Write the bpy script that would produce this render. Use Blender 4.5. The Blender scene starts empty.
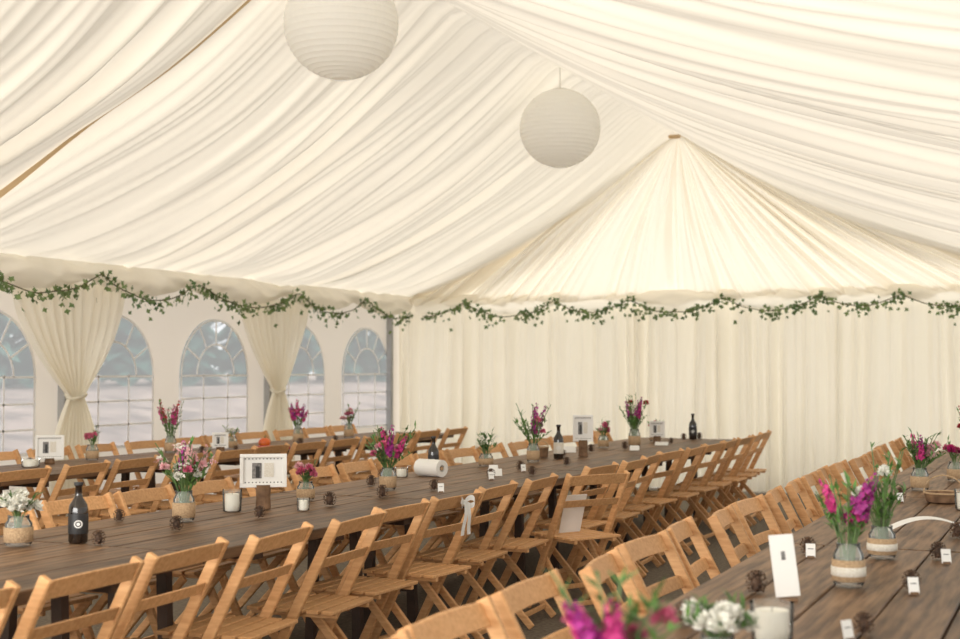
import bpy, bmesh, math, random
from mathutils import Vector, Matrix, noise
random.seed(7)
scene = bpy.context.scene
COL = scene.collection
pi = math.pi

# ------------------------------------------------------------------ materials
def newmat(name):
    m = bpy.data.materials.new(name); m.use_nodes = True
    nt = m.node_tree
    for n in list(nt.nodes): nt.nodes.remove(n)
    return m, nt, nt.nodes, nt.links

def pmat(name, c1, c2=None, scale=20.0, rough=0.6, stretch=(1,1,1), bump=0.0, metallic=0.0, spec=0.5, objrand=0.0, island=0.0, detail=4):
    m, nt, N, L = newmat(name)
    out = N.new('ShaderNodeOutputMaterial'); b = N.new('ShaderNodeBsdfPrincipled')
    L.new(b.outputs[0], out.inputs[0])
    b.inputs['Roughness'].default_value = rough
    b.inputs['Metallic'].default_value = metallic
    b.inputs['Specular IOR Level'].default_value = spec
    if c2 is None: c2 = tuple(x*0.8 for x in c1)
    tc = N.new('ShaderNodeTexCoord'); mp = N.new('ShaderNodeMapping')
    mp.inputs['Scale'].default_value = stretch
    nz = N.new('ShaderNodeTexNoise'); nz.inputs['Scale'].default_value = scale; nz.inputs['Detail'].default_value = detail
    L.new(tc.outputs['Object'], mp.inputs[0]); L.new(mp.outputs[0], nz.inputs['Vector'])
    cr = N.new('ShaderNodeValToRGB')
    cr.color_ramp.elements[0].position = 0.33; cr.color_ramp.elements[1].position = 0.67
    cr.color_ramp.elements[0].color = (*c2, 1); cr.color_ramp.elements[1].color = (*c1, 1)
    L.new(nz.outputs[0], cr.inputs[0])
    col = cr.outputs[0]
    def vary(src, amt, col):
        hs = N.new('ShaderNodeHueSaturation')
        mr = N.new('ShaderNodeMapRange'); mr.inputs[3].default_value = 1-amt; mr.inputs[4].default_value = 1+amt
        L.new(src, mr.inputs[0]); L.new(mr.outputs[0], hs.inputs['Value']); L.new(col, hs.inputs['Color'])
        return hs.outputs[0]
    if objrand > 0: col = vary(N.new('ShaderNodeObjectInfo').outputs['Random'], objrand, col)
    if island > 0:
        gi = N.new('ShaderNodeNewGeometry'); col = vary(gi.outputs['Random Per Island'], island, col)
        ad = N.new('ShaderNodeVectorMath'); ad.operation = 'ADD'; L.new(mp.outputs[0], ad.inputs[0])
        ml = N.new('ShaderNodeMath'); ml.operation = 'MULTIPLY'; ml.inputs[1].default_value = 37; L.new(gi.outputs['Random Per Island'], ml.inputs[0])
        L.new(ml.outputs[0], ad.inputs[1]); L.new(ad.outputs[0], nz.inputs['Vector'])
    L.new(col, b.inputs['Base Color'])
    if bump > 0:
        bp = N.new('ShaderNodeBump'); bp.inputs['Strength'].default_value = bump; bp.inputs['Distance'].default_value = 0.01
        L.new(nz.outputs[0], bp.inputs['Height']); L.new(bp.outputs[0], b.inputs['Normal'])
    return m

def fabric(name, col, trans=0.45, tcol=None):
    m, nt, N, L = newmat(name)
    out = N.new('ShaderNodeOutputMaterial')
    d = N.new('ShaderNodeBsdfDiffuse'); t = N.new('ShaderNodeBsdfTranslucent'); mx = N.new('ShaderNodeMixShader')
    nz = N.new('ShaderNodeTexNoise'); nz.inputs['Scale'].default_value = 1.7; nz.inputs['Detail'].default_value = 3
    tc = N.new('ShaderNodeTexCoord'); L.new(tc.outputs['Object'], nz.inputs['Vector'])
    cr = N.new('ShaderNodeValToRGB')
    cr.color_ramp.elements[0].position = .3; cr.color_ramp.elements[1].position = .7
    cr.color_ramp.elements[0].color = (col[0]*.96, col[1]*.955, col[2]*.93, 1); cr.color_ramp.elements[1].color = (*col, 1)
    L.new(nz.outputs[0], cr.inputs[0]); L.new(cr.outputs[0], d.inputs[0])
    t.inputs[0].default_value = (*(tcol or col), 1)
    mx.inputs[0].default_value = trans
    L.new(d.outputs[0], mx.inputs[1]); L.new(t.outputs[0], mx.inputs[2]); L.new(mx.outputs[0], out.inputs[0])
    return m

def glassy(name, tint=(1,1,1), opacity=0.12, body=(1,1,1), rough=.05, translucent=False, ior=1.3):
    m, nt, N, L = newmat(name)
    out = N.new('ShaderNodeOutputMaterial')
    tr = N.new('ShaderNodeBsdfTransparent'); tr.inputs[0].default_value = (*tint, 1)
    gl = N.new('ShaderNodeBsdfGlossy'); gl.inputs['Roughness'].default_value = rough
    di = N.new('ShaderNodeBsdfTranslucent' if translucent else 'ShaderNodeBsdfDiffuse'); di.inputs[0].default_value = (*body, 1)
    fr = N.new('ShaderNodeFresnel'); fr.inputs[0].default_value = ior
    m1 = N.new('ShaderNodeMixShader'); m1.inputs[0].default_value = opacity
    m2 = N.new('ShaderNodeMixShader')
    L.new(tr.outputs[0], m1.inputs[1]); L.new(di.outputs[0], m1.inputs[2])
    L.new(fr.outputs[0], m2.inputs[0]); L.new(m1.outputs[0], m2.inputs[1]); L.new(gl.outputs[0], m2.inputs[2])
    L.new(m2.outputs[0], out.inputs[0])
    return m

M = {}
M['roof'] = fabric('roof_lining_fabric', (.90,.84,.725), .38, (.95,.87,.735))
M['gable'] = fabric('gable_lining_fabric', (.90,.85,.75), .37, (.95,.89,.78))
M['drape'] = fabric('drape_fabric', (.91,.865,.765), .30, (.95,.90,.79))
M['val'] = fabric('valance_fabric', (.92,.88,.79), .28, (.96,.91,.81))
M['sheer'] = fabric('tied_curtain_fabric', (.96,.93,.84), .50, (1,.96,.86))
M['pvc'] = fabric('wall_pvc', (.86,.81,.72), .48, (.99,.92,.81))
M['pvcend'] = fabric('end_wall_pvc', (.84,.82,.77), .62, (.96,.94,.90))
M['paper'] = fabric('lantern_paper', (.98,.97,.94), .50, (1,.99,.96))
M['seam'] = fabric('tan_seam_tape', (.70,.55,.36), .35, (.80,.6,.36))
M['chair'] = pmat('beech_wood', (.71,.41,.195), (.57,.295,.125), 9, .5, (9,1.2,9), .06, objrand=.16, spec=.3)
M['table'] = pmat('rustic_plank_wood', (.25,.150,.085), (.075,.042,.024), 5, .46, (9,.7,6), .4, objrand=.10, spec=.24, island=.28, detail=7)
M['trestle'] = pmat('dark_trestle_wood', (.10,.06,.04), (.05,.03,.02), 8, .6)
M['alu'] = pmat('aluminium_pole', (.40,.40,.40), (.34,.34,.34), 5, .45, metallic=.1)
M['bar'] = pmat('white_glazing_bar', (.90,.91,.92), (.86,.86,.87), 5, .5)
M['wclear'] = glassy('clear_pvc', (1,1,1), .40, (.93,.98,1.0), .2, True)
M['glass'] = glassy('jar_glass', (.985,.995,.985), .12, (.9,.94,.91), ior=1.2)
M['amber'] = pmat('dark_bottle_glass', (.02,.012,.008), (.012,.008,.006), 5, .08, spec=.9)
M['burlap'] = pmat('burlap', (.58,.41,.25), (.38,.25,.14), 160, .9, bump=.4)
M['lace'] = pmat('lace', (.85,.82,.75), (.65,.6,.5), 200, .9)
M['white'] = pmat('white_card', (.88,.87,.84), (.83,.82,.79), 5, .6)
M['black'] = pmat('black_print', (.02,.02,.022), (.03,.03,.03), 30, .5)
M['greyprint'] = pmat('grey_print', (.30,.28,.27), (.08,.08,.08), 60, .5)
M['wax'] = pmat('candle_wax', (.92,.89,.81), (.88,.84,.75), 5, .5)
M['cone'] = pmat('pine_cone_scales', (.15,.08,.045), (.05,.028,.018), 60, .7, objrand=.2)
M['stump'] = pmat('log_slice', (.26,.15,.08), (.12,.065,.035), 20, .8, bump=.3)
M['green'] = pmat('leaf_green', (.14,.28,.06), (.06,.15,.035), 30, .5, objrand=.2)
M['ivy'] = pmat('ivy_green', (.20,.28,.09), (.055,.12,.035), 9, .5)
M['stem'] = pmat('stem_green', (.15,.24,.08), (.09,.16,.05), 20, .6)
M['twig'] = pmat('vine_twig', (.16,.15,.07), (.09,.08,.04), 20, .8)
M['purple'] = pmat('purple_petal', (.46,.04,.27), (.25,.015,.18), 60, .6, objrand=.15)
M['magenta'] = pmat('magenta_petal', (.66,.05,.26), (.47,.025,.17), 60, .6, objrand=.15)
M['pink'] = pmat('pink_petal', (.80,.24,.36), (.64,.12,.24), 60, .6, objrand=.15)
M['palepink'] = pmat('pale_pink_petal', (.86,.55,.57), (.78,.42,.45), 60, .6)
M['red'] = pmat('red_petal', (.55,.025,.05), (.38,.012,.03), 60, .6)
M['whitepet'] = pmat('white_petal', (.91,.90,.84), (.86,.85,.76), 60, .6)
M['orange'] = pmat('orange_skin', (.80,.18,.03), (.65,.10,.02), 10, .4)
M['redpaper'] = pmat('red_paper', (.55,.03,.03), (.45,.02,.02), 10, .6)
M['floor'] = pmat('coir_matting', (.20,.165,.12), (.11,.088,.065), 40, .95, bump=.4)
M['cord'] = pmat('cord', (.60,.55,.47), None, 10, .8)
M['bank'] = pmat('gravel_bank', (.40,.30,.25), (.12,.08,.065), 1.6, .95, (1,1,3), .3)
M['conifer'] = pmat('conifer_foliage', (.13,.36,.27), (.03,.13,.11), 3, .9)
M['bark'] = pmat('bark', (.12,.09,.07), (.06,.045,.035), 8, .9)

# ------------------------------------------------------------------ mesh helper
class MB:
    def __init__(s): s.v = []; s.f = []
    def quad(s, a, b, c, d):
        i = len(s.v); s.v += [Vector(a), Vector(b), Vector(c), Vector(d)]; s.f.append((i,i+1,i+2,i+3))
    def poly(s, pts):
        i = len(s.v); s.v += [Vector(p) for p in pts]; s.f.append(tuple(range(i, i+len(pts))))
    def box(s, c, d, R=None):
        i = len(s.v); c = Vector(c)
        for z in (-1,1):
            for x, y in ((-1,-1),(1,-1),(1,1),(-1,1)):
                p = Vector((x*d[0]/2, y*d[1]/2, z*d[2]/2))
                if R: p = R @ p
                s.v.append(c+p)
        for f in ((0,3,2,1),(4,5,6,7),(0,1,5,4),(1,2,6,5),(2,3,7,6),(3,0,4,7)):
            s.f.append(tuple(i+k for k in f))
    def beam(s, p0, p1, w, d, side=(1,0,0)):
        p0 = Vector(p0); p1 = Vector(p1); ax = (p1-p0).normalized()
        sx = Vector(side); sx = (sx-ax*sx.dot(ax)).normalized(); sy = ax.cross(sx)
        i = len(s.v)
        for p in (p0, p1):
            for a, b in ((-1,-1),(1,-1),(1,1),(-1,1)):
                s.v.append(p+sx*a*w/2+sy*b*d/2)
        for f in ((0,3,2,1),(4,5,6,7),(0,1,5,4),(1,2,6,5),(2,3,7,6),(3,0,4,7)):
            s.f.append(tuple(i+k for k in f))
    def tube(s, pts, r, n=6, r1=None):
        rings = []
        pts = [Vector(p) for p in pts]
        for k, p in enumerate(pts):
            ax = (pts[min(k+1,len(pts)-1)]-pts[max(k-1,0)]).normalized()
            up = Vector((0,0,1)) if abs(ax.z) < .9 else Vector((1,0,0))
            sx = ax.cross(up).normalized(); sy = ax.cross(sx)
            rr = r if r1 is None else r+(r1-r)*k/(len(pts)-1)
            i = len(s.v); rings.append(i)
            for a in range(n):
                t = 2*pi*a/n; s.v.append(p+sx*math.cos(t)*rr+sy*math.sin(t)*rr)
        for a, b in zip(rings, rings[1:]):
            for k in range(n):
                s.f.append((a+k, a+(k+1)%n, b+(k+1)%n, b+k))
        s.f.append(tuple(rings[0]+k for k in range(n))[::-1]); s.f.append(tuple(rings[-1]+k for k in range(n)))
    def lathe(s, prof, n=20, c=(0,0,0), cap=True):
        c = Vector(c); i = len(s.v); m = len(prof)
        for r, z in prof:
            for a in range(n):
                t = 2*pi*a/n; s.v.append(c+Vector((r*math.cos(t), r*math.sin(t), z)))
        for k in range(m-1):
            for a in range(n):
                s.f.append((i+k*n+a, i+k*n+(a+1)%n, i+(k+1)*n+(a+1)%n, i+(k+1)*n+a))
        if cap:
            s.f.append(tuple(i+a for a in range(n))[::-1]); s.f.append(tuple(i+(m-1)*n+a for a in range(n)))
    def grid(s, P, nu, nv):
        i = len(s.v)
        for u in range(nu):
            for v in range(nv): s.v.append(Vector(P(u/(nu-1), v/(nv-1))))
        for u in range(nu-1):
            for v in range(nv-1):
                s.f.append((i+u*nv+v, i+(u+1)*nv+v, i+(u+1)*nv+v+1, i+u*nv+v+1))
    def obj(s, name, mat, parent=None, smooth=False, bevel=0, loc=None):
        me = bpy.data.meshes.new(name); me.from_pydata([tuple(v) for v in s.v], [], s.f); me.update()
        if bevel:
            bm = bmesh.new(); bm.from_mesh(me)
            bmesh.ops.bevel(bm, geom=[e for e in bm.edges if len(e.link_faces)==2 and e.calc_face_angle(0) > .8], offset=bevel, segments=1, affect='EDGES')
            bm.to_mesh(me); bm.free()
        me.materials.append(M[mat] if isinstance(mat, str) else mat)
        if smooth:
            for p in me.polygons: p.use_smooth = True
        o = bpy.data.objects.new(name, me); COL.objects.link(o)
        if parent: o.parent = parent
        if loc: o.location = loc
        return o

def empty(name, loc=(0,0,0), rz=0):
    o = bpy.data.objects.new(name, None); o.empty_display_size = .1; COL.objects.link(o)
    o.location = loc; o.rotation_euler = (0,0,rz); return o
def tag(o, label, cat, group=None, kind=None):
    o['label'] = label; o['category'] = cat
    if group: o['group'] = group
    if kind: o['kind'] = kind
    return o
def struct(o, label=None, cat=None):
    o['kind'] = 'structure'
    if label: o['label'] = label
    if cat: o['category'] = cat
    return o
def dup(root, loc, rz=0, rx=0):
    n = root.copy(); COL.objects.link(n); n.location = loc; n.rotation_euler = (rx,0,rz)
    def rec(src, dst):
        for c in src.children:
            k = c.copy(); COL.objects.link(k); k.parent = dst; k.matrix_parent_inverse = c.matrix_parent_inverse.copy()
            rec(c, k)
    rec(root, n); return n

# ------------------------------------------------------------------ dimensions
XL, XR, YB, YF = -8.25, 0.75, 15.65, -2.5
XRI, ZR, ZE = -4.44, 4.32, 2.35
TH = 0.75

# ------------------------------------------------------------------ shell
b = MB(); b.box(((XL+XR)/2, (YB+YF)/2, -.03), (XR-XL+.4, YB-YF+.4, .06))
struct(b.obj('floor', 'floor'), 'brown coir matting floor', 'floor')

def sab(n, e=.06): return math.sqrt(n*n+e*e)-e
def fold(y, t, seed, f1=3.2, f2=7.6):
    yy = y + .22*noise.noise(Vector((y*.6, t*1.6, seed+9)))
    n1 = noise.noise(Vector((yy*f1, t*.7, seed)))
    n2 = noise.noise(Vector((yy*f2, t*1.2, seed+5)))
    n3 = noise.noise(Vector((yy*1.1, t*.8, seed+15)))
    return (1-2*sab(n1,.06))*.68 + (1-2*sab(n2,.06))*.25 + n3*.55

def roofz(y, t, seed):
    bay = abs(math.sin(pi*(y-7.35)/3.15))
    sag = (.19+.17*bay)*4*t*(1-t)
    amp = .150*(.40+.60*min(1, t*3))*(1-.55*max(0, t-.8)/.2)
    return ZR+(ZE-ZR)*t-sag-amp*(fold(y, t, seed))*.9+.03
def roof_side(name, xe, seed, label):
    def P(u, t):
        y = YF+(YB-.02-YF)*u
        return (XRI+(xe-XRI)*t, y, roofz(y, t, seed) if t > .001 else ZR-.05)
    b = MB(); b.grid(P, 1200, 36)
    return struct(b.obj(name, 'roof', smooth=True), label, 'tent lining')
roof_side('ceiling', XL, 1.0, 'cream pleated tent roof lining sagging from ridge to eave')
roof_side('ceiling_slope', XR, 21.0, 'cream pleated tent roof lining on the second slope')

b = MB(); b.grid(lambda u, t: (XRI+(XL-XRI)*u, 7.33+.035*t, roofz(7.33+.035*t, u, 1.0)-.022), 60, 2)
struct(b.obj('trim_1', 'seam', smooth=True), 'tan seam tape across the tent lining', 'trim')
b = MB(); b.box((XRI, YB-.22, ZR-.10), (.14,.06,.04))
struct(b.obj('trim_2', 'seam', bevel=.008), 'tan block at the gable peak', 'trim')

# gable fan
def Pg(u, t):
    x = XL+(XR-XL)*u
    px = XRI+(x-XRI)*t; pz = (ZR-.02)+(ZE-.05-ZR)*t
    n1 = noise.noise(Vector((u*28, t*.5, 3.3))); n2 = noise.noise(Vector((u*66, t*.8, 7.7)))
    f = ((1-2*sab(n1,.05))*.18+(1-2*sab(n2,.05))*.055)*min(1, t*1.6)
    return (px, YB-.06-f-.28*math.sin(pi*min(1,t)*.95)*.6-.10*t, pz-.03*math.sin(u*pi*9)**2*t)
b = MB(); b.grid(Pg, 900, 34)
struct(b.obj('wall_gable', 'gable', smooth=True), 'fan-pleated cream gable lining gathered at the peak', 'tent lining')

# outer walls
b = MB(); b.quad((XL,YB+.03,0),(XR,YB+.03,0),(XR,YB+.03,ZE),(XL,YB+.03,ZE))
struct(b.obj('wall_back', 'pvcend'), 'off-white tent end wall', 'wall')
b = MB(); b.quad((XR+.03,YF,0),(XR+.03,YB,0),(XR+.03,YB,ZE),(XR+.03,YF,ZE))
struct(b.obj('wall_right', 'pvcend'), 'off-white tent side wall', 'wall')

# left wall with arched openings
WC = [14.7, 13.1, 11.5, 9.9, 8.3, 6.7]; WW = 1.18; WZ0 = .70; WZT = 1.96
def arch_pts(c, w, z0, zt, n=20):
    r = w/2; zs = zt-r
    pts = [(c-r, z0), (c+r, z0)]
    for k in range(n+1):
        a = pi*k/n; pts.append((c+r*math.cos(a), zs+r*math.sin(a)))
    return pts
cu = bpy.data.curves.new('wall_curve', 'CURVE'); cu.dimensions = '2D'; cu.fill_mode = 'BOTH'
def addsp(pts):
    sp = cu.splines.new('POLY'); sp.points.add(len(pts)-1)
    for p, q in zip(sp.points, pts): p.co = (q[0], q[1], 0, 1)
    sp.use_cyclic_u = True
cu.extrude = 0
addsp([(YF, 0), (YB, 0), (YB, ZE+.02), (YF, ZE+.02)])
for c in WC: addsp(arch_pts(c, WW, WZ0, WZT))
tmp = bpy.data.objects.new('tmp_wall', cu); COL.objects.link(tmp)
bpy.context.view_layer.update()
dg = bpy.context.evaluated_depsgraph_get()
me = bpy.data.meshes.new_from_object(tmp.evaluated_get(dg))
for v in me.vertices: v.co = Vector((XL+v.co.z, v.co.x, v.co.y))
bpy.data.objects.remove(tmp); me.name = 'wall_left'
me.materials.clear(); me.materials.append(M['pvc'])
wl = bpy.data.objects.new('wall_left', me); COL.objects.link(wl)
struct(wl, 'off-white tent side wall with arched clear windows', 'wall')

for i, c in enumerate(WC):
    r = WW/2; zs = WZT-r
    b = MB(); o = arch_pts(0, WW, WZ0, WZT, 24); inn = arch_pts(0, WW-.05, WZ0+.025, WZT-.025, 24)
    n = len(o)
    for k in range(n):
        a, d = o[k], o[(k+1)%n]; e, f = inn[k], inn[(k+1)%n]
        b.quad((.015, a[0], a[1]), (.015, d[0], d[1]), (.015, f[0], f[1]), (.015, e[0], e[1]))
    w = b.obj('window_%d' % (i+1), 'bar'); w.location = (XL, c, 0)
    struct(w, 'arched clear plastic tent window with white glazing bars', 'window')
    b = MB(); b.poly([(0, p[0], p[1]) for p in arch_pts(0, WW, WZ0, WZT, 24)]); b.obj('pane', 'wclear', w)
    b = MB()
    def ln(p, q): b.beam((.018, p[0], p[1]), (.018, q[0], q[1]), .018, .005, (0,1,0) if abs(p[0]-q[0]) < abs(p[1]-q[1]) else (0,0,1))
    for x in (-r*.36, r*.36): ln((x, WZ0), (x, zs+.02))
    for z in (.92, 1.14): ln((-r, z), (r, z))
    for rr in (r*.55,):
        P = [(rr*math.cos(pi*k/14), zs+rr*math.sin(pi*k/14)) for k in range(15)]
        for p, q in zip(P, P[1:]): ln(p, q)
    ln((-r, zs), (r, zs))
    for a in (30, 60, 90, 120, 150):
        t = math.radians(a); ln((rr*math.cos(t), zs+rr*math.sin(t)), (r*math.cos(t)*.98, zs+r*math.sin(t)*.98))
    b.obj('glazing_bars', 'bar', w)

# poles
for k, (x, y) in enumerate([(XL+.065, 15.22), (XL+.065, 12.4), (XL+.065, 9.17), (XL+.065, 5.9)]):
    b = MB(); b.box((0,0,ZE/2), (.08,.06,ZE-.02))
    p = b.obj('tent_pole', 'alu', bevel=.01, loc=(x,y,0)); tag(p, 'grey aluminium tent upright against the tent wall', 'tent pole', 'aluminium tent uprights')

# ------------------------------------------------------------------ drapery
def drape_panel(x0, x1, seed, off=0):
    def P(u, t):
        x = x0+(x1-x0)*u; z = 2.26-(2.24)*t
        xx = x+.03*noise.noise(Vector((x*2, z*.8, 2)))
        n1 = noise.noise(Vector((xx*5.4, z*.16, 2))); n2 = noise.noise(Vector((xx*12.5, z*.25, 6)))
        return (x, YB-.10-off-.155*(1-2*sab(n1,.035))*(.65+.35*t)-.06*n2, z)
    b = MB(); b.grid(P, int((x1-x0)*95), 26)
    o = b.obj('curtain', 'drape', smooth=True)
    tag(o, 'long cream pleated curtain hanging along the end wall', 'curtain', 'end wall curtains')
drape_panel(-8.22, -4.955, 2.0); drape_panel(-4.975, XR-.05, 31.0, .012)

BP = [-8.15,-7.1,-5.9,-4.93,-3.8,-2.7,-1.83,-.8,.3, .72]
LP = [4.6,6.1,7.7,9.2,10.6,12.4,13.9,15.5]
def swag_depth(s, peaks, depth=.20):
    for a, c in zip(peaks, peaks[1:]):
        if a <= s <= c:
            q = (s-a)/(c-a); return depth*min(1,(c-a)/1.3)*4*q*(1-q)
    return 0
def valance(axis, s0, s1, peaks, seed):
    def P(u, t):
        s = s0+(s1-s0)*u
        sd = swag_depth(s, peaks, 1.)
        low = 2.23-.12*sd
        z = ZE+.03+(low-ZE-.03)*t
        f = .035*(1-2*sab(noise.noise(Vector((s*3.4, t*2.2+sd*1.4, seed))),.03))+.05*math.sin(pi*t)
        off = .30+f+.03*math.sin(t*2.5)
        return (s, YB-off, z) if axis == 'x' else (XL+off-.04, s, z)
    b = MB(); b.grid(P, int((s1-s0)*34), 14)
    o = b.obj('valance', 'val', smooth=True)
    tag(o, 'gathered cream fabric valance swagged along the eave', 'valance', 'eave valances')
valance('x', XL+.40, XR, BP, 1.5); valance('y', 3.5, YB-.36, LP, 5.5)

def garland(axis, s0, s1, peaks, seed):
    rnd = random.Random(seed)
    root = empty('ivy_garland', ((XL+.46, (s0+s1)/2, 2.1) if axis == 'y' else ((s0+s1)/2, YB-.48, 2.1)))
    o0 = root.location.copy()
    def C(s):
        z = 2.27-swag_depth(s, peaks, .20)+.02*noise.noise(Vector((s*4, 0, seed)))
        w = .015*noise.noise(Vector((s*5, 3, seed)))
        return Vector((s, YB-.48+w, z)) if axis == 'x' else Vector((XL+.46+w, s, z))
    b = MB(); n = int((s1-s0)*14); b.tube([C(s0+(s1-s0)*k/n)-o0 for k in range(n+1)], .006, 5); b.obj('vine', 'twig', root)
    b = MB(); N = int((s1-s0)*130)
    leafp = [(0,0),(.40,.30),(.55,.45),(.28,.52),(.16,.70),(0,1),(-.16,.70),(-.28,.52),(-.55,.45),(-.40,.30)]
    for k in range(N):
        s = s0+(s1-s0)*rnd.random()
        dens = .5+.45*noise.noise(Vector((s*2.7, 1, seed)))*2.4
        if rnd.random() > dens+.25: continue
        c = C(s)-o0
        dr = abs(rnd.gauss(0, .034)); 
        trail = rnd.random() < .12
        c += Vector((rnd.gauss(0,.022), rnd.gauss(0,.022), -dr*1.3 if rnd.random() < .7 else dr*.7))
        if trail: c.z -= rnd.random()*.16
        sz = rnd.uniform(.038,.064)
        R = Matrix.Rotation(rnd.uniform(0,2*pi), 3, 'Y' if axis == 'x' else 'X') @ Matrix.Rotation(rnd.uniform(-.8,.8), 3, 'Z') @ Matrix.Rotation(rnd.uniform(-.6,.6), 3, 'X' if axis == 'x' else 'Y')
        pts = []
        for x, y in leafp:
            p = Vector((x*sz, -.15*abs(x)*sz, y*sz)) if axis == 'x' else Vector((.15*abs(x)*sz, x*sz, y*sz))
            pts.append(c+R@p)
        b.poly(pts)
    o = b.obj('ivy_leaves', 'ivy', root); o['kind'] = 'stuff'
    tag(root, 'green ivy garland draped in scallops along the eave valance', 'garland', 'ivy garlands')
garland('x', XL+.57, XR-.05, BP, 3); garland('y', 3.6, YB-.57, LP, 8)

def tied_curtain(yc, top0, top1, seed, label):
    zt, ztie = 2.2, 1.2
    def P(u, t):
        z = zt*(1-t)+.02*t
        if z > ztie:
            q = (zt-z)/(zt-ztie); s = 1-(q**1.6); e = max(0, s)
            l = -.095-(top0-.095)*e; r = .095+(top1-.095)*e
        else:
            q = (ztie-z)/ztie; w = .095+.24*(1-(1-min(1,q*1.6))**2)
            l, r = -w, w
        y = l+(r-l)*u
        wid = (r-l)
        n = math.sin(u*11*2*pi+2*noise.noise(Vector((u*4, t*1.5, seed))))
        return (.185+.03*n*min(1,.5+wid)+.02*noise.noise(Vector((u*5,t*3,seed))), y, z)
    root = empty('tied_curtain', (XL, yc, 0))
    b = MB(); b.grid(P, 170, 60); b.obj('drape', 'sheer', root, smooth=True)
    b = MB()
    pts = [(.185+.055*math.cos(a), .11*math.sin(a), ztie+.02*math.sin(a*2)) for a in [2*pi*k/20 for k in range(21)]]
    b.tube(pts, .016, 6); b.obj('tieback', 'sheer', root, smooth=True)
    tag(root, label, 'curtain', 'tied-back side curtains')
for yc, a, c2, sd in ((9.2,.80,.66,2),(12.42,.78,.64,5),(6.0,.75,.6,9)):
    tied_curtain(yc, a, c2, sd, 'cream sheer curtain tied back around a tent upright')

# ------------------------------------------------------------------ lanterns
def lantern(loc, label):
    r = .38; root = empty('paper_lantern', loc)
    b = MB(); prof = []
    n = 100
    for k in range(n+1):
        a = -pi/2+.20+(pi-.40)*k/n
        rib = (k % 4 == 0)
        rr = r*(1 if rib else (.987 if k % 4 == 2 else .990)); prof.append((rr*math.cos(a), rr*math.sin(a)*.97))
    b.lathe(prof, 64, cap=False); b.obj('lamp_shade', 'paper', root, smooth=False)
    b = MB(); b.lathe([(.074,.358),(.078,.362),(.074,.366)], 24, cap=False); b.obj('wire_ring', 'cord', root)
    b = MB(); b.lathe([(.074,-.358),(.078,-.362),(.074,-.366)], 24, cap=False); b.obj('wire_ring', 'paper', root)
    b = MB(); b.beam((-.075,0,.362),(.075,0,.362),.005,.005,(0,1,0)); b.obj('wire_hanger', 'cord', root)
    b = MB(); b.tube([(0,0,.362),(0,0,ZR-.06-loc[2])], .004, 5); b.obj('cord', 'cord', root)
    tag(root, label, 'paper lantern', 'paper lanterns under the ridge')
lantern((XRI, 7.57, 3.72), 'round white ribbed paper lantern hanging from the ridge')
lantern((XRI, 11.6, 3.69), 'round white ribbed paper lantern hanging from the ridge')

# ------------------------------------------------------------------ tables
def make_table(width, L, loc, label, group, npl=6, seed=0):
    rnd = random.Random(seed)
    root = empty('trestle_table', loc)
    b = MB(); pw = width/npl
    for k in range(npl):
        x = -width/2+pw*(k+.5)
        b.box((x, rnd.uniform(-.004,.004), TH-.0225+rnd.uniform(-.0025,0)), (pw-.005-rnd.uniform(0,.003), L-.012, .045), Matrix.Rotation(rnd.uniform(-.0012,.0012),3,'Z'))
    b.obj('tabletop', 'table', root, bevel=.004)
    for y in (-L*.30, 0, L*.30):
        b = MB(); b.box((0, y, TH-.045-.022), (width*.9, .07, .035)); b.obj('batten', 'trestle', root)
    for y in (-L*.36, L*.36):
        b = MB()
        for sx in (-1,1): b.beam((sx*.12, y, TH-.085), (sx*.145, y, 0.0), .05, .04)
        b.box((0, y, .22), (.28,.03,.05)); b.box((0, y, TH-.0735), (.40,.045,.05))
        b.obj('trestle_leg', 'trestle', root)
    tag(root, label, 'table', group)
LTAB = 2.2
for k in range(5): make_table(1.1, LTAB, (-3.6, 2.0+LTAB*(k+.5), 0), 'long dark rustic plank trestle table set for a wedding meal', 'plank tables of the middle row', 5, k)
for k in range(4): make_table(.9, LTAB, (-6.65, 4.2+LTAB*(k+.5), 0), 'dark rustic plank trestle table near the windows', 'plank tables beside the windows', 4, 10+k)
for k in range(5): make_table(1.0, LTAB, (-.65, 1.0+LTAB*(k+.5), 0), 'dark rustic plank trestle table with jars of flowers', 'plank tables of the near row', 5, 20+k)

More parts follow.
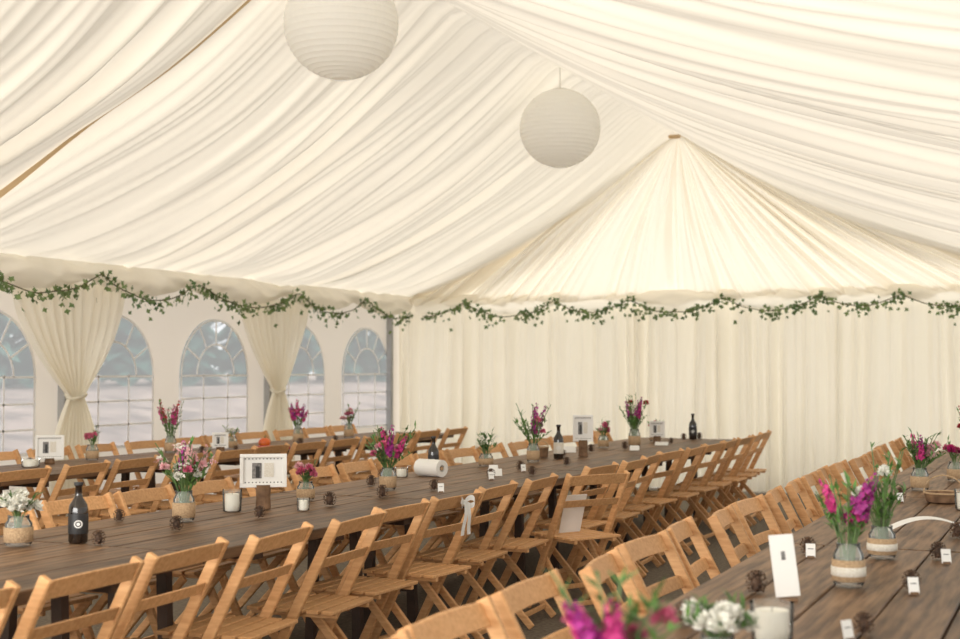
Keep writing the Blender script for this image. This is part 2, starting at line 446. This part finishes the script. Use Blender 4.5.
# ------------------------------------------------------------------ chair (faces local +Y)
def make_chair():
    root = empty('folding_chair')
    W = .46; YT = -.215; YBt = .20
    for sx in (-1,1):
        b = MB(); b.beam((sx*(W/2-.012), YT, .83), (sx*(W/2-.012), YBt, 0.012), .024, .044); b.obj('leg', 'chair', root, bevel=.004)
        b = MB(); b.beam((sx*(W/2-.042), .165, .425), (sx*(W/2-.042), -.215, 0.012), .022, .038); b.obj('leg', 'chair', root, bevel=.004)
    b = MB()
    for k in range(6):
        y = -.155+.070*k; b.box((0, y, .447), (W-.075, .055, .016))
    for sx in (-1,1): b.box((sx*(W/2-.085), .02, .43), (.022,.40,.022))
    b.obj('seat', 'chair', root, bevel=.003)
    def slat(b, zc, h, th, bow, crown):
        n = 10; i = len(b.v)
        sl = (YBt-YT)/.818
        for k in range(n+1):
            q = -1+2*k/n; x = q*(W/2-.001)
            for (dz, dy) in ((-1,-1),(1,-1),(1,1),(-1,1)):
                zz = zc+dz*h/2+(crown*(1-q*q) if dz > 0 else crown*.4*(1-q*q))
                yb = YT+(.83-zz)*sl-.008
                b.v.append(Vector((x, yb-bow*(1-q*q)+dy*th/2, zz)))
        for k in range(n):
            a = i+4*k; c = a+4
            for (p, q2) in ((0,1),(1,2),(2,3),(3,0)): b.f.append((a+p, a+q2, c+q2, c+p))
        b.f.append((i, i+3, i+2, i+1)); e = i+4*n; b.f.append((e, e+1, e+2, e+3))
    b = MB(); slat(b, .790, .060, .015, .010, .006); b.obj('backrest', 'chair', root, bevel=.003)
    b = MB(); slat(b, .650, .042, .013, .008, .002); b.obj('back_slat', 'chair', root, bevel=.003)
    for c, d in (((0, .140, .115), (W-.04,.018,.028)), ((0, -.160, .07), (W-.08,.018,.028))):
        b = MB(); b.box(c, d); b.obj('stretcher', 'chair', root, bevel=.003)
    return root
chair0 = make_chair()
first = [True]
rnd = random.Random(11)
def chair(x, y, face, label, group, jit=1.0, rz=None, bias=0):
    ang = {'-x': pi/2, '+x': -pi/2}[face] if rz is None else rz
    if rz is None: ang += max(-.1, min(.1, rnd.gauss(0, .06)))*jit+bias
    x += rnd.uniform(-.03,.03)*jit; y += rnd.uniform(-.02,.02)*jit
    if first[0]:
        o = chair0; o.location = (x,y,0); o.rotation_euler = (0,0,ang); first[0] = False
    else: o = dup(chair0, (x,y,0), ang)
    tag(o, label, 'chair', group)
    return o
LA = 'slatted beech folding chair tucked under the plank table'
y = 2.2; k = 0
while y < 13.4:
    if k != 10: ch = chair(-3.03, y, '-x', LA, 'folding chairs around the middle table')
    else: chair(-2.80, y-.02, '-x', 'beech folding chair pulled out and turned beside the table', 'folding chairs around the middle table', 0, rz=pi/2-.55)
    if k == 7: bowchair = ch
    y += .54; k += 1
y = 3.4
while y < 12.9:
    chair(-4.18, y, '+x', LA, 'folding chairs around the middle table'); y += .54
y = 5.2
while y < 12.9:
    chair(-6.15, y, '-x', 'slatted beech folding chair at the window table', 'folding chairs around the window table'); y += .56
y = 6.4
while y < 12.9:
    chair(-7.15, y, '+x', 'slatted beech folding chair at the window table', 'folding chairs around the window table'); y += .56
y = 1.5
while y < 12.4:
    chair(-1.26, y, '+x', LA, 'folding chairs along the near table', 1.0, None, .05); y += .53

# ------------------------------------------------------------------ table dressing
def T(x, y): return (x, y, TH+.001)

def petals(b, c, R, n, rnd, w=.38, flat=False):
    c = Vector(c)
    for k in range(n):
        z = rnd.uniform(-.35 if not flat else .1, 1); a = rnd.uniform(0, 2*pi); q = math.sqrt(max(0, 1-z*z))
        d = Vector((q*math.cos(a), q*math.sin(a), z)); s = d.cross(Vector((rnd.random(), rnd.random(), rnd.random()))).normalized()
        r1 = R*rnd.uniform(.85,1.1)
        up = d.cross(s)*R*.1
        b.quad(c+d*R*.15, c+d*r1*.65+s*R*w*.5+up, c+d*r1, c+d*r1*.65-s*R*w*.5+up)
def floret(b, c, d, R, rnd):
    d = d.normalized(); s = d.orthogonal().normalized(); t = d.cross(s); a0 = rnd.random()*6
    for k in range(5):
        a = a0+2*pi*k/5; e = s*math.cos(a)+t*math.sin(a); f = s*math.cos(a+.6)+t*math.sin(a+.6); g = s*math.cos(a-.6)+t*math.sin(a-.6)
        b.quad(c, c+(f*.7+d*.2)*R, c+(e+d*.35)*R, c+(g*.7+d*.2)*R)
def leaf(b, p, d, L, w):
    d = d.normalized(); s = d.cross(Vector((0,0,1)))
    if s.length < .05: s = Vector((1,0,0))
    s.normalize(); n = s.cross(d)
    m = p+d*L*.45+n*L*.05; e = p+d*L-n*L*.08
    b.quad(p, m+s*w/2, e, m); b.quad(p, m, e, m-s*w/2)

def jar(root, r, h, band='burlap', lace=False):
    b = MB(); n = 24
    b.lathe([(r*.86,.002),(r,.012),(r,h*.74),(r*.80,h*.86),(r*.78,h*.97),(r*.82,h),(r*.76,h),(r*.74,h*.86),(r*.94,h*.74),(r*.94,.012),(r*.5,.008)], n, cap=False)
    b.obj('glass_jar', 'glass', root, smooth=True)
    if band:
        b = MB(); b.lathe([(r+.001,h*.14),(r+.004,h*.15),(r+.0045,h*.62),(r+.001,h*.63)], n, cap=False); b.obj('burlap_band', band, root, smooth=True)
    if lace:
        b = MB(); b.lathe([(r+.005,h*.26),(r+.007,h*.27),(r+.007,h*.46),(r+.005,h*.47)], n, cap=False); b.obj('lace_band', 'lace', root, smooth=True)

def arrangement(name, label, loc, r, h, H, spread, spikes=(), balls=(), fill=(), greens=8, seed=0, band='burlap', lace=False, group='jars of flowers on the tables', cat='flower arrangement'):
    rnd = random.Random(seed)
    root = empty(name, loc)
    jar(root, r, h, band, lace)
    st = MB(); fol = MB()
    def stem(tip, bend=.2):
        base = Vector((rnd.uniform(-.5,.5)*r, rnd.uniform(-.5,.5)*r, .015))
        m = Vector((tip[0]*.28, tip[1]*.28, h))
        if m.xy.length > r*.6: m.xy = m.xy.normalized()*r*.6
        tip = Vector(tip); mid = (m+tip)/2; mid.xy = mid.xy*.8
        pts = [base, m, mid, tip]; st.tube(pts, .0022, 5); return pts
    def rtip(hh, sp):
        a = rnd.uniform(0, 2*pi); q = sp*math.sqrt(rnd.uniform(.05,1)); return Vector((q*math.cos(a), q*math.sin(a), hh))
    for mat, n in spikes:
        for k in range(n):
            tip = rtip(H*rnd.uniform(.72,1.0), spread)
            pts = stem(tip); a0 = pts[1]; m = pts[2]; L = (tip-m).length
            b = MB(); base = m*.85+a0*.15
            nf = 20; ax = (tip-base).normalized()
            s = ax.orthogonal().normalized(); t2 = ax.cross(s)
            for j in range(nf):
                q = j/(nf-1); p = base+(tip-base)*q; a = j*2.4+rnd.uniform(-.4,.4); d = s*math.cos(a)+t2*math.sin(a)+ax*.25
                R = .022*(1-.6*q)*rnd.uniform(.8,1.15)
                floret(b, p+d*.012*(1-.5*q)*rnd.uniform(.6,1.5), d, R, rnd)
            o = b.obj('flower', mat, root)
            for j in range(4): leaf(fol, a0+(base-a0)*rnd.random(), Vector((rnd.uniform(-1,1), rnd.uniform(-1,1), .7)), rnd.uniform(.05,.08), .014)
    for mat, n, R in balls:
        for k in range(n):
            tip = rtip(h+(H-h)*rnd.uniform(.25,.7), spread*.85); stem(tip)
            b = MB(); petals(b, tip, R*rnd.uniform(.85,1.1), 85, rnd); b.obj('flower', mat, root)
    for mat, n in fill:
        b = MB()
        for k in range(n):
            tip = rtip(h+(H-h)*rnd.uniform(.3,.95), spread*1.05); stem(tip)
            for j in range(7):
                petals(b, tip+Vector((rnd.gauss(0,.012), rnd.gauss(0,.012), rnd.gauss(0,.01))), .010, 9, rnd, .7)
        b.obj('filler_blossom', mat, root)
    for k in range(greens):
        tip = rtip(h+(H-h)*rnd.uniform(.3,1.02), spread*1.15); pts = stem(tip)
        for j in range(9):
            q = rnd.uniform(.1,1); p = pts[1]+(pts[3]-pts[1])*q
            leaf(fol, p, Vector((rnd.uniform(-1,1), rnd.uniform(-1,1), rnd.uniform(.2,1.2))), rnd.uniform(.03,.06), rnd.uniform(.01,.018))
    st.obj('stems', 'stem', root); fol.obj('foliage', 'green', root)
    tag(root, label, cat, group); return root

A = arrangement
A('flower_jar', 'glass jar with burlap band holding white chrysanthemums', T(-3.83,4.05), .052,.12, .23,.075, balls=[('whitepet',12,.038)], greens=4, seed=1)
A('flower_jar', 'burlap-wrapped jar of mixed pink, white and green wild flowers', T(-3.75,5.0), .048,.14, .36,.13, spikes=[('palepink',2),('purple',1)], balls=[('whitepet',4,.024),('palepink',4,.026),('pink',2,.024)], fill=[('palepink',9),('whitepet',7)], greens=18, seed=2)
A('flower_jar', 'small burlap-wrapped jar of pink carnations', T(-3.76,6.06), .045,.10, .22,.07, balls=[('pink',5,.026),('palepink',4,.026)], greens=5, seed=3)
A('flower_jar', 'jar of tall purple and magenta stocks with green sprigs', T(-3.64,6.75), .045,.13, .38,.16, spikes=[('magenta',3),('purple',2)], balls=[('palepink',3,.028),('pink',2,.03)], greens=26, seed=4)
A('flower_jar', 'low jar of green sprigs and small pale flowers', T(-3.9,8.7), .05,.09, .24,.08, fill=[('whitepet',4)], greens=14, seed=5)
A('flower_jar', 'jar of tall purple stocks with leaves', T(-3.74,9.2), .045,.14, .44,.13, spikes=[('purple',4),('magenta',1)], balls=[('pink',2,.03)], greens=20, seed=6)
A('flower_jar', 'small jar of pale pink blossoms', T(-3.85,11.1), .045,.11, .25,.07, balls=[('pink',5,.026),('palepink',2,.022)], greens=6, seed=7)
A('flower_jar', 'jar of tall dark magenta stocks with green stems', T(-3.63,11.3), .05,.16, .50,.15, spikes=[('magenta',3),('purple',3)], balls=[('red',2,.03)], greens=28, seed=8)
A('flower_jar', 'small jar of pink and red blossoms', T(-3.75,12.3), .045,.11, .22,.07, balls=[('pink',4,.026),('red',3,.024)], greens=4, seed=9)
g2 = 'jars of flowers on the window table'
A('flower_jar', 'small glass jar of pink blossoms near the windows', T(-6.85,8.0), .045,.12, .25,.07, balls=[('pink',5,.026)], greens=5, seed=10, group=g2)
A('flower_jar', 'jar of tall red and pink stocks near the windows', T(-6.85,8.95), .045,.14, .44,.11, spikes=[('magenta',3),('red',2)], fill=[('palepink',3)], greens=12, seed=11, group=g2)
A('flower_jar', 'glass jar of white flowers near the windows', T(-6.7,9.6), .045,.11, .2,.06, balls=[('whitepet',4,.025)], greens=3, seed=12, group=g2)
A('flower_jar', 'jar of magenta stocks near the windows', T(-6.7,10.66), .045,.14, .40,.10, spikes=[('magenta',4),('purple',2)], balls=[('pink',2,.03)], greens=8, seed=13, group=g2)
A('flower_jar', 'jar of pale pink flowers near the windows', T(-6.7,11.6), .045,.14, .34,.10, balls=[('palepink',5,.03),('pink',2,.03)], greens=7, seed=14, group=g2)
g3 = 'jars of flowers on the near table'
A('flower_jar', 'burlap-wrapped mason jar of tall purple stocks', T(-.70,4.4), .048,.14, .36,.10, spikes=[('purple',5),('magenta',3)], balls=[('purple',1,.028)], greens=10, seed=15, lace=True, group=g3)
A('flower_jar', 'burlap-wrapped jar of white flowers and long leafy sprigs', T(-.69,5.1), .048,.12, .42,.10, balls=[('whitepet',4,.03)], greens=22, seed=16, group=g3, lace=True)
A('flower_jar', 'burlap-wrapped jar of white chrysanthemums and leafy sprigs', T(-.80,3.12), .05,.07, .15,.10, balls=[('whitepet',10,.036)], greens=14, seed=17, group=g3)
A('flower_jar', 'jar of magenta and pink stocks at the table end', T(-.79,2.34), .05,.14, .32,.13, spikes=[('magenta',3),('purple',1)], balls=[('pink',3,.03)], greens=16, seed=18, group=g3)
A('flower_jar', 'jar of purple and pink flowers with leafy sprigs', T(-.87,8.0), .048,.13, .34,.13, spikes=[('purple',2),('magenta',2)], balls=[('palepink',5,.034)], greens=24, seed=19, group=g3)
A('flower_jar', 'small burlap-wrapped jar of bright pink blossoms', T(-.74,8.75), .048,.12, .25,.07, balls=[('magenta',3,.028),('pink',4,.026)], greens=5, seed=20, group=g3)
A('flower_jar', 'jar of red flowers with tall green stems', T(-.72,9.9), .048,.14, .46,.11, spikes=[('red',3)], balls=[('red',3,.03),('pink',2,.03)], greens=14, seed=21, group=g3)

# pine cones
def make_cone():
    root = empty('pine_cone'); rnd = random.Random(5)
    b = MB(); b.lathe([(.004,.004),(.013,.012),(.015,.028),(.009,.045),(.002,.054)], 10); b.obj('core', 'cone', root, smooth=True)
    b = MB()
    for k in range(64):
        q = k/64; a = k*2.39996; z = .006+.046*q; R = .029*math.sin(pi*(.18+.80*q))**.75
        d = Vector((math.cos(a), math.sin(a), .35-.2*(1-q)*2+.7*q)); d.normalize(); s = Vector((-math.sin(a), math.cos(a), 0))
        p = Vector((0,0,z)); e = p+d*R; w = .0065*(1-.4*q)
        n = s.cross(d)*.0022
        b.poly([p, e*.6+p*.4-s*w*.8, e-s*w*.6+n, e+n*1.6, e+s*w*.6+n, e*.6+p*.4+s*w*.8])
        b.poly([e-s*w*.6+n, e-s*w*.6-n, e+s*w*.6-n, e+s*w*.6+n])
    b.obj('scales', 'cone', root)
    zmin = min(v.z for v in b.v)
    for c in root.children: c.location.z = max(0, -zmin)
    return root
cone0 = make_cone(); fc = [True]
CONES = [(-4.02,4.88),(-3.56,4.20),(-3.57,4.71),(-4.05,5.86),(-3.52,5.27),(-3.50,5.87),(-3.47,6.37),(-3.40,6.86),(-3.86,6.95),(-3.44,7.75),(-3.53,8.45),(-3.75,10.5),(-3.75,9.85),(-3.45,12.8),(-3.55,12.6),(-3.62,11.0),(-3.3,8.1),(-3.4,9.0),(-4.0,7.35),(-3.5,12.0),
 (-.94,4.15),(-.96,5.1),(-.51,4.42),(-.54,3.63),(-.5,5.16),(-.49,5.83),(-.9,7.35),(-1.0,3.55),(-.95,6.3),(-.5,6.6),(-.95,8.5),(-.98,2.95),(-.45,6.2),
 (-6.5,8.9),(-6.45,9.3),(-6.5,11.0),(-6.9,7.4),(-6.45,10.3),(-6.5,12.0)]
rc = random.Random(3)
for i, (x, y) in enumerate(CONES):
    if fc[0]: o = cone0; o.location = T(x,y); fc[0] = False
    else: o = dup(cone0, T(x,y), rc.uniform(0,6))
    s = rc.uniform(.9,1.25); o.scale = (s,s,s)
    tag(o, 'small brown pine cone standing on the plank table', 'pine cone', 'pine cones on the tables')

# place cards
def make_card():
    root = empty('place_card')
    R = Matrix.Rotation(math.radians(-14), 3, 'X')
    b = MB(); b.box(R@Vector((0,0,.028)), (.034,.0012,.05), R); b.obj('card', 'white', root)
    b = MB(); b.box(R@Vector((0,-.0012,.034)), (.020,.0006,.003), R); b.obj('printed_line', 'greyprint', root)
    b = MB(); b.box((0,.004,.004), (.026,.014,.008)); b.obj('card_foot', 'stump', root)
    return root
card0 = make_card(); fk = [True]
for x, y, a in [(-.49,4.38,.5),(-.56,3.58,.9),(-3.44,8.35,.8),(-3.38,7.68,.7),(-.88,7.27,.6),(-3.3,6.80,.5),(-.46,5.1,.4),(-.93,5.05,.2)]:
    if fk[0]: o = card0; o.location = T(x,y-.055); o.rotation_euler = (0,0,a); fk[0] = False
    else: o = dup(card0, T(x,y-.055), a)
    tag(o, 'small white place card standing beside a pine cone', 'place card', 'white place cards')

# bottles
def bottle(loc, h, r, label, lab='black', group='dark glass bottles'):
    root = empty('bottle', loc)
    b = MB(); b.lathe([(r*.9,.001),(r,.008),(r,h*.56),(r*.92,h*.63),(r*.42,h*.76),(r*.36,h*.80),(r*.34,h*.93),(r*.42,h*.94),(r*.42,h)], 24); b.obj('glass_body', 'amber', root, smooth=True)
    b = MB(); b.lathe([(r+.001,h*.16),(r+.0015,h*.17),(r+.0015,h*.48),(r+.001,h*.49)], 24, cap=False); b.obj('paper_label', lab, root, smooth=True)
    b = MB()
    def onl(u, v, e=.003): 
        a = math.atan2(-loc[1], -loc[0])+u; return ((r+e)*math.cos(a), (r+e)*math.sin(a), v)
    for r0, r1 in ((.30,.42),(.0,.18)):
        for k in range(16):
            a0, a1 = 2*pi*k/16, 2*pi*(k+1)/16
            b.quad(onl(r0*math.cos(a0), h*.325+r*r0*math.sin(a0)), onl(r1*math.cos(a0), h*.325+r*r1*math.sin(a0)), onl(r1*math.cos(a1), h*.325+r*r1*math.sin(a1)), onl(r0*math.cos(a1), h*.325+r*r0*math.sin(a1)))
    b.obj('round_emblem', 'white', root)
    b = MB(); b.lathe([(r*.43,h*.955),(r*.48,h*.96),(r*.48,h*1.005),(r*.2,h*1.01)], 16); b.obj('cap', 'black', root)
    tag(root, label, 'bottle', group)
bottle(T(-3.68,4.22), .24,.038, 'dark brown glass bottle with black label and round emblem')
bottle(T(-3.98,8.02), .24,.036, 'dark glass bottle beside a white paper roll')
bottle(T(-3.70,9.62), .26,.038, 'dark glass bottle with a pale label', 'lace')
bottle(T(-3.5,12.75), .25,.038, 'dark glass bottle at the far end of the table')

# photo stands on log slices
def photo_stand(loc, w, h, rz, label, stump_h, lift):
    root = empty('photo_stand', loc, rz)
    b = MB(); b.lathe([(.036,.0),(.038,.01),(.035,stump_h*.5),(.037,stump_h)], 14); b.obj('log_base', 'stump', root)
    z0 = stump_h-.012+lift
    b = MB(); t = .018
    b.box((0,-.006,z0+t/2), (w,.016,t)); b.box((0,-.006,z0+h-t/2), (w,.016,t)); b.box((-w/2+t/2,-.006,z0+h/2), (t,.016,h-2*t)); b.box((w/2-t/2,-.006,z0+h/2), (t,.016,h-2*t))
    b.obj('frame', 'white', root, bevel=.002)
    b = MB(); b.box((0,0,z0+h/2), (w-2*t,.004,h-2*t)); b.obj('mount', 'white', root)
    b = MB(); b.box((-w*.14,-.004,z0+h*.50), (w*.20,.003,h*.46)); b.obj('photograph', 'greyprint', root)
    b = MB(); b.box((w*.12,-.004,z0+h*.52), (w*.20,.003,h*.42)); b.obj('photograph', 'lace', root)
    b = MB(); b.box((-w*.12,-.0065,z0+h*.46), (w*.08,.002,h*.34)); b.obj('photograph_figure', 'black', root)
    b = MB()
    for k in range(11):
        b.box((-w/2+t+ (w-2*t)*(k+.5)/11,-.0035,z0+t+.006), (.006,.002,.006)); b.box((-w/2+t+(w-2*t)*(k+.5)/11,-.0035,z0+h-t-.006), (.006,.002,.006))
    b.obj('printed_border', 'greyprint', root)
    tag(root, label, 'framed photo', 'framed photographs on log bases')
photo_stand(T(-3.72,5.6), .23,.165, .58, 'white frame with dark photograph on a log base', .12, 0)
photo_stand(T(-3.62,9.95), .16,.21, .36, 'tall white frame with small photographs on a log base', .13, 0)
photo_stand(T(-3.62,11.95), .14,.15, .3, 'white framed photograph on a log base', .07, 0)
photo_stand(T(-6.5,9.15), .13,.13, .6, 'small white framed photograph on a log base', .05, 0)
photo_stand(T(-6.9,7.6), .20,.18, .7, 'pale framed card on a log base', .04, 0)

# table sign
root = empty('table_sign', T(-.82,4.05), .45)
R = Matrix.Rotation(math.radians(-12), 3, 'X') @ Matrix.Rotation(math.radians(-4), 3, 'Y')
b = MB(); b.box(R@Vector((0,0,.106)), (.074,.002,.185), R); b.obj('card', 'white', root)
b = MB(); b.box(R@Vector((0,-.002,.135)), (.012,.0008,.026), R); b.obj('printed_mark', 'greyprint', root)
b = MB(); b.box((0,.004,.005), (.05,.03,.010)); b.obj('sign_foot', 'stump', root)
tag(root, 'tall white table sign card with a small grey print', 'table sign')

# candles
def candle(loc, r, h, label):
    root = empty('candle', loc)
    b = MB(); b.lathe([(r*.98,.004),(r,.008),(r,h),(r*.8,h-.002),(r*.1,h-.004)], 24); b.obj('wax', 'wax', root, smooth=False)
    b = MB(); b.tube([(0,0,h-.004),(.001,0,h+.010)], .0012, 5); b.obj('wick', 'black', root)
    b = MB(); R = r+.010; b.lathe([(R*.5,.001),(R,.002),(R*1.04,h*.6),(R*1.08,h*1.25)], 24, cap=False); b.obj('glass_holder', 'glass', root, smooth=True)
    tag(root, label, 'candle', 'candles on the tables')
candle(T(-.74,3.44), .042,.080, 'white pillar candle in a clear glass holder')
candle(T(-3.80,5.45), .034,.085, 'white pillar candle next to a framed photograph')
candle(T(-.55,7.0), .036,.08, 'white pillar candle on the near table')
candle(T(-6.8,7.3), .05,.05, 'wide white candle in a glass dish')
candle(T(-3.5,5.62), .02,.05, 'small white tealight in a glass')
candle(T(-4.0,7.6), .03,.05, 'small white candle near the paper roll')

# paper roll
root = empty('paper_roll', T(-3.85,7.72), -.3)
b = MB(); n = 24
prof = [(.055*math.cos(2*pi*k/n), .055*math.sin(2*pi*k/n)) for k in range(n)]
for k in range(n):
    a, c = prof[k], prof[(k+1)%n]; b.quad((-.10,a[0],a[1]+.056),(.10,a[0],a[1]+.056),(.10,c[0],c[1]+.056),(-.10,c[0],c[1]+.056))
    a2, c2 = (a[0]*.4,a[1]*.4), (c[0]*.4,c[1]*.4)
    for x in (-.10,.10): b.quad((x,a[0],a[1]+.056),(x,c[0],c[1]+.056),(x,c2[0],c2[1]+.056),(x,a2[0],a2[1]+.056))
    b.quad((-.10,a2[0],a2[1]+.056),(.10,a2[0],a2[1]+.056),(.10,c2[0],c2[1]+.056),(-.10,c2[0],c2[1]+.056))
b.obj('paper', 'white', root, smooth=False)
b = MB(); b.tube([(-.101,0,.056),(.101,0,.056)], .012, 10); b.obj('core', 'burlap', root)
tag(root, 'white paper roll lying on the plank table', 'paper roll')

def folded(loc, rz, w, h, label):
    b = MB(); b.quad((-w/2,-.03,0),(w/2,-.03,0),(w/2,0,h),(-w/2,0,h)); b.quad((-w/2,.03,0),(-w/2,0,h),(w/2,0,h),(w/2,.03,0))
    o = b.obj('folded_card', 'white', loc=loc); o.rotation_euler = (0,0,rz); tag(o, label, 'card', 'folded cards on the tables')
for x, y, a, w, h in [(-3.5,7.95,.5,.09,.045),(-3.62,8.2,.2,.06,.05),(-3.85,12.0,.4,.07,.07),(-3.5,11.7,.1,.12,.03),(-.6,9.3,.3,.1,.05),(-6.6,12.3,.3,.1,.05),(-.62,8.3,.2,.08,.05),(-.45,7.0,.4,.07,.04),(-3.9,10.4,.4,.10,.05),(-3.5,10.9,.2,.08,.04)]:
    folded(T(x,y), a, w, h, 'small folded white card on the plank table')

# curling strip of white paper on near table
def strip(u, t):
    x = -.17+.34*u; arch = .055*math.sin(pi*u)
    return (x, .02+.06*(t-.5)*(1-.4*u)+.05*math.cos(u*3), .004+arch+.008*t)
b = MB(); b.grid(strip, 26, 4)
o = b.obj('paper_strip', 'white', smooth=True, loc=T(-.60,5.95)); o.rotation_euler = (0,0,.45); tag(o, 'curling white paper strip lying on the plank table', 'paper strip')

def basket(loc, r, h, label):
    root = empty('basket', loc)
    b = MB(); n = 26
    b.lathe([(r*.86,.002),(r*.9,.006),(r,h),(r*.93,h),(r*.82,.010),(r*.1,.010)], n, cap=False); b.obj('woven_body', 'stump', root)
    b = MB(); pts = [(r*math.cos(2*pi*k/26), r*math.sin(2*pi*k/26), h) for k in range(27)]; b.tube(pts, .005, 6); b.obj('rim', 'burlap', root)
    b = MB(); b.tube([(r*math.cos(a), 0, h+r*.9*math.sin(a)) for a in [pi*k/14 for k in range(15)]], .004, 6); b.obj('handle', 'burlap', root)
    tag(root, label, 'basket', 'small baskets on the tables')
basket(T(-.68,7.35), .10,.05, 'small brown woven basket with a hoop handle')
basket(T(-3.88,9.72), .055,.08, 'small brown woven basket beside dark bottles')

root = empty('pumpkin', T(-6.6,9.95))
b = MB()
def pk(u, t):
    a = 2*pi*u; q = -pi/2+pi*t; rr = .055*math.cos(q)*(1-.10*abs(math.sin(a*4))**.5)
    return (rr*math.cos(a), rr*math.sin(a), .042+.042*math.sin(q))
b.grid(pk, 49, 14); b.obj('flesh', 'orange', root, smooth=True)
b = MB(); b.tube([(0,0,.08),(.004,0,.095),(.012,0,.105)], .007, 6, .005); b.obj('stalk', 'stem', root)
tag(root, 'small orange pumpkin on the window table', 'pumpkin')
b = MB(); b.box((0,0,.012), (.26,.2,.024)); o = b.obj('red_booklet', 'redpaper', bevel=.002, loc=T(-6.4,9.75)); tag(o, 'flat red booklet lying on the window table', 'booklet')

# ribbon bow on a chair back
def bow(loc, rz, label):
    root = empty('ribbon_bow', loc, rz)
    for sx in (-1,1):
        b = MB(); b.grid(lambda u, t: (sx*(.005+.06*math.sin(pi*u)), -.01+.012*math.cos(pi*u*2), .02*math.sin(2*pi*u)+ (t-.5)*.026), 14, 3)
        b.obj('loop', 'white', root)
    for sx in (-1,1):
        b = MB(); b.grid(lambda u, t: (sx*(.008+.025*u)+ (t-.5)*.034, -.012-.006*math.sin(u*5), -.16*u), 10, 3); b.obj('tail', 'white', root)
    b = MB(); b.box((0,.006,0), (.022,.024,.022)); b.obj('knot', 'white', root, bevel=.004)
    tag(root, label, 'ribbon bow', 'white ribbon bows on chair backs')
bp_ = Matrix.Rotation(bowchair.rotation_euler[2], 3, 'Z') @ Vector((.02, -.238, .79)) + bowchair.location
bow(bp_, bowchair.rotation_euler[2], 'white ribbon bow tied to a chair back')

# paper propped on the pulled-out chair
b = MB(); R = Matrix.Rotation(.3, 3, 'Y'); b.box((0,0,0), (.004,.16,.24), R)
o = b.obj('white_paper_sheet', 'white', loc=(-2.82, 7.57, .575)); o.rotation_euler = (0,0,-.55); tag(o, 'white paper sheet propped on a folding chair seat', 'paper sheet')

# ------------------------------------------------------------------ outside
def gz(x): 
    q = max(0, min(1, (-x-10.5)/7)); return (q*q*(3-2*q))*1.0
b = MB(); b.grid(lambda u, t: (-60+(60-8.45)*u, -25+110*t, gz(-60+(60-8.45)*u)-.05+ .08*noise.noise(Vector((u*60, t*80, 0)))*(1 if u < .9 else 0)), 70, 90)
g = b.obj('ground', 'bank', smooth=True); g['kind'] = 'structure'; g['label'] = 'pale gravel bank outside the tent'; g['category'] = 'ground'
def tree(x, y, h, seed):
    rnd = random.Random(seed); root = empty('conifer_tree', (x, y, gz(x)-.1))
    b = MB(); b.tube([(0,0,0),(0,0,h*.9)], .16, 8, .03); b.obj('trunk', 'bark', root)
    b = MB()
    for k in range(520):
        q = rnd.random()**.8; z = h*(.06+.94*q); R = (1-q)*1.25+.15; a = rnd.uniform(0,2*pi)
        d = Vector((math.cos(a), math.sin(a), -.35)); s = Vector((-math.sin(a), math.cos(a), 0)); L = R*rnd.uniform(.7,1.1); p = Vector((0,0,z)); w = L*.33
        b.poly([p, p+d*L*.5+s*w, p+d*L+Vector((0,0,-.1)), p+d*L*.5-s*w])
    o = b.obj('foliage', 'conifer', root)
    tag(root, 'tall dark green conifer beyond the gravel bank', 'tree', 'conifers outside the tent')
rt = random.Random(2)
for k in range(16):
    tree(-24+rt.uniform(-.3,.3), 12+k*2.9, rt.uniform(6,10), k)
    tree(-28+rt.uniform(-.3,.3), 14+k*2.9, rt.uniform(8,12), 50+k)

# ------------------------------------------------------------------ light
w = bpy.data.worlds.new('World'); scene.world = w; w.use_nodes = True
bg = w.node_tree.nodes['Background']; bg.inputs[0].default_value = (.95,.975,1.0,1); bg.inputs[1].default_value = 1.18
sd = bpy.data.lights.new('Sun', 'SUN'); sd.energy = 3.7; sd.angle = math.radians(24); sd.color = (1,.96,.90)
so = bpy.data.objects.new('Sun', sd); COL.objects.link(so); so.rotation_euler = (math.radians(-58), 0, math.radians(10))
ad = bpy.data.lights.new('Entrance_fill', 'AREA'); ad.shape = 'RECTANGLE'; ad.size = 7; ad.size_y = 2.0; ad.energy = 440; ad.color = (1,.97,.92)  # area lamp added behind the camera as interior fill, at the open tent end
ao = bpy.data.objects.new('Entrance_fill', ad); COL.objects.link(ao); ao.location = (-3.5, -2.4, 2.0); ao.rotation_euler = (math.radians(86), 0, 0)

scene.view_settings.view_transform = 'Standard'

# ------------------------------------------------------------------ camera
cd = bpy.data.cameras.new('Camera'); cd.lens = 50; cd.sensor_width = 36
co = bpy.data.objects.new('Camera', cd); COL.objects.link(co)
co.location = (0, 0, 1.45); co.rotation_euler = (math.radians(92.08), 0, math.radians(24.4))
cd.dof.use_dof = True; cd.dof.focus_distance = 6.8; cd.dof.aperture_fstop = 2.8
scene.camera = co
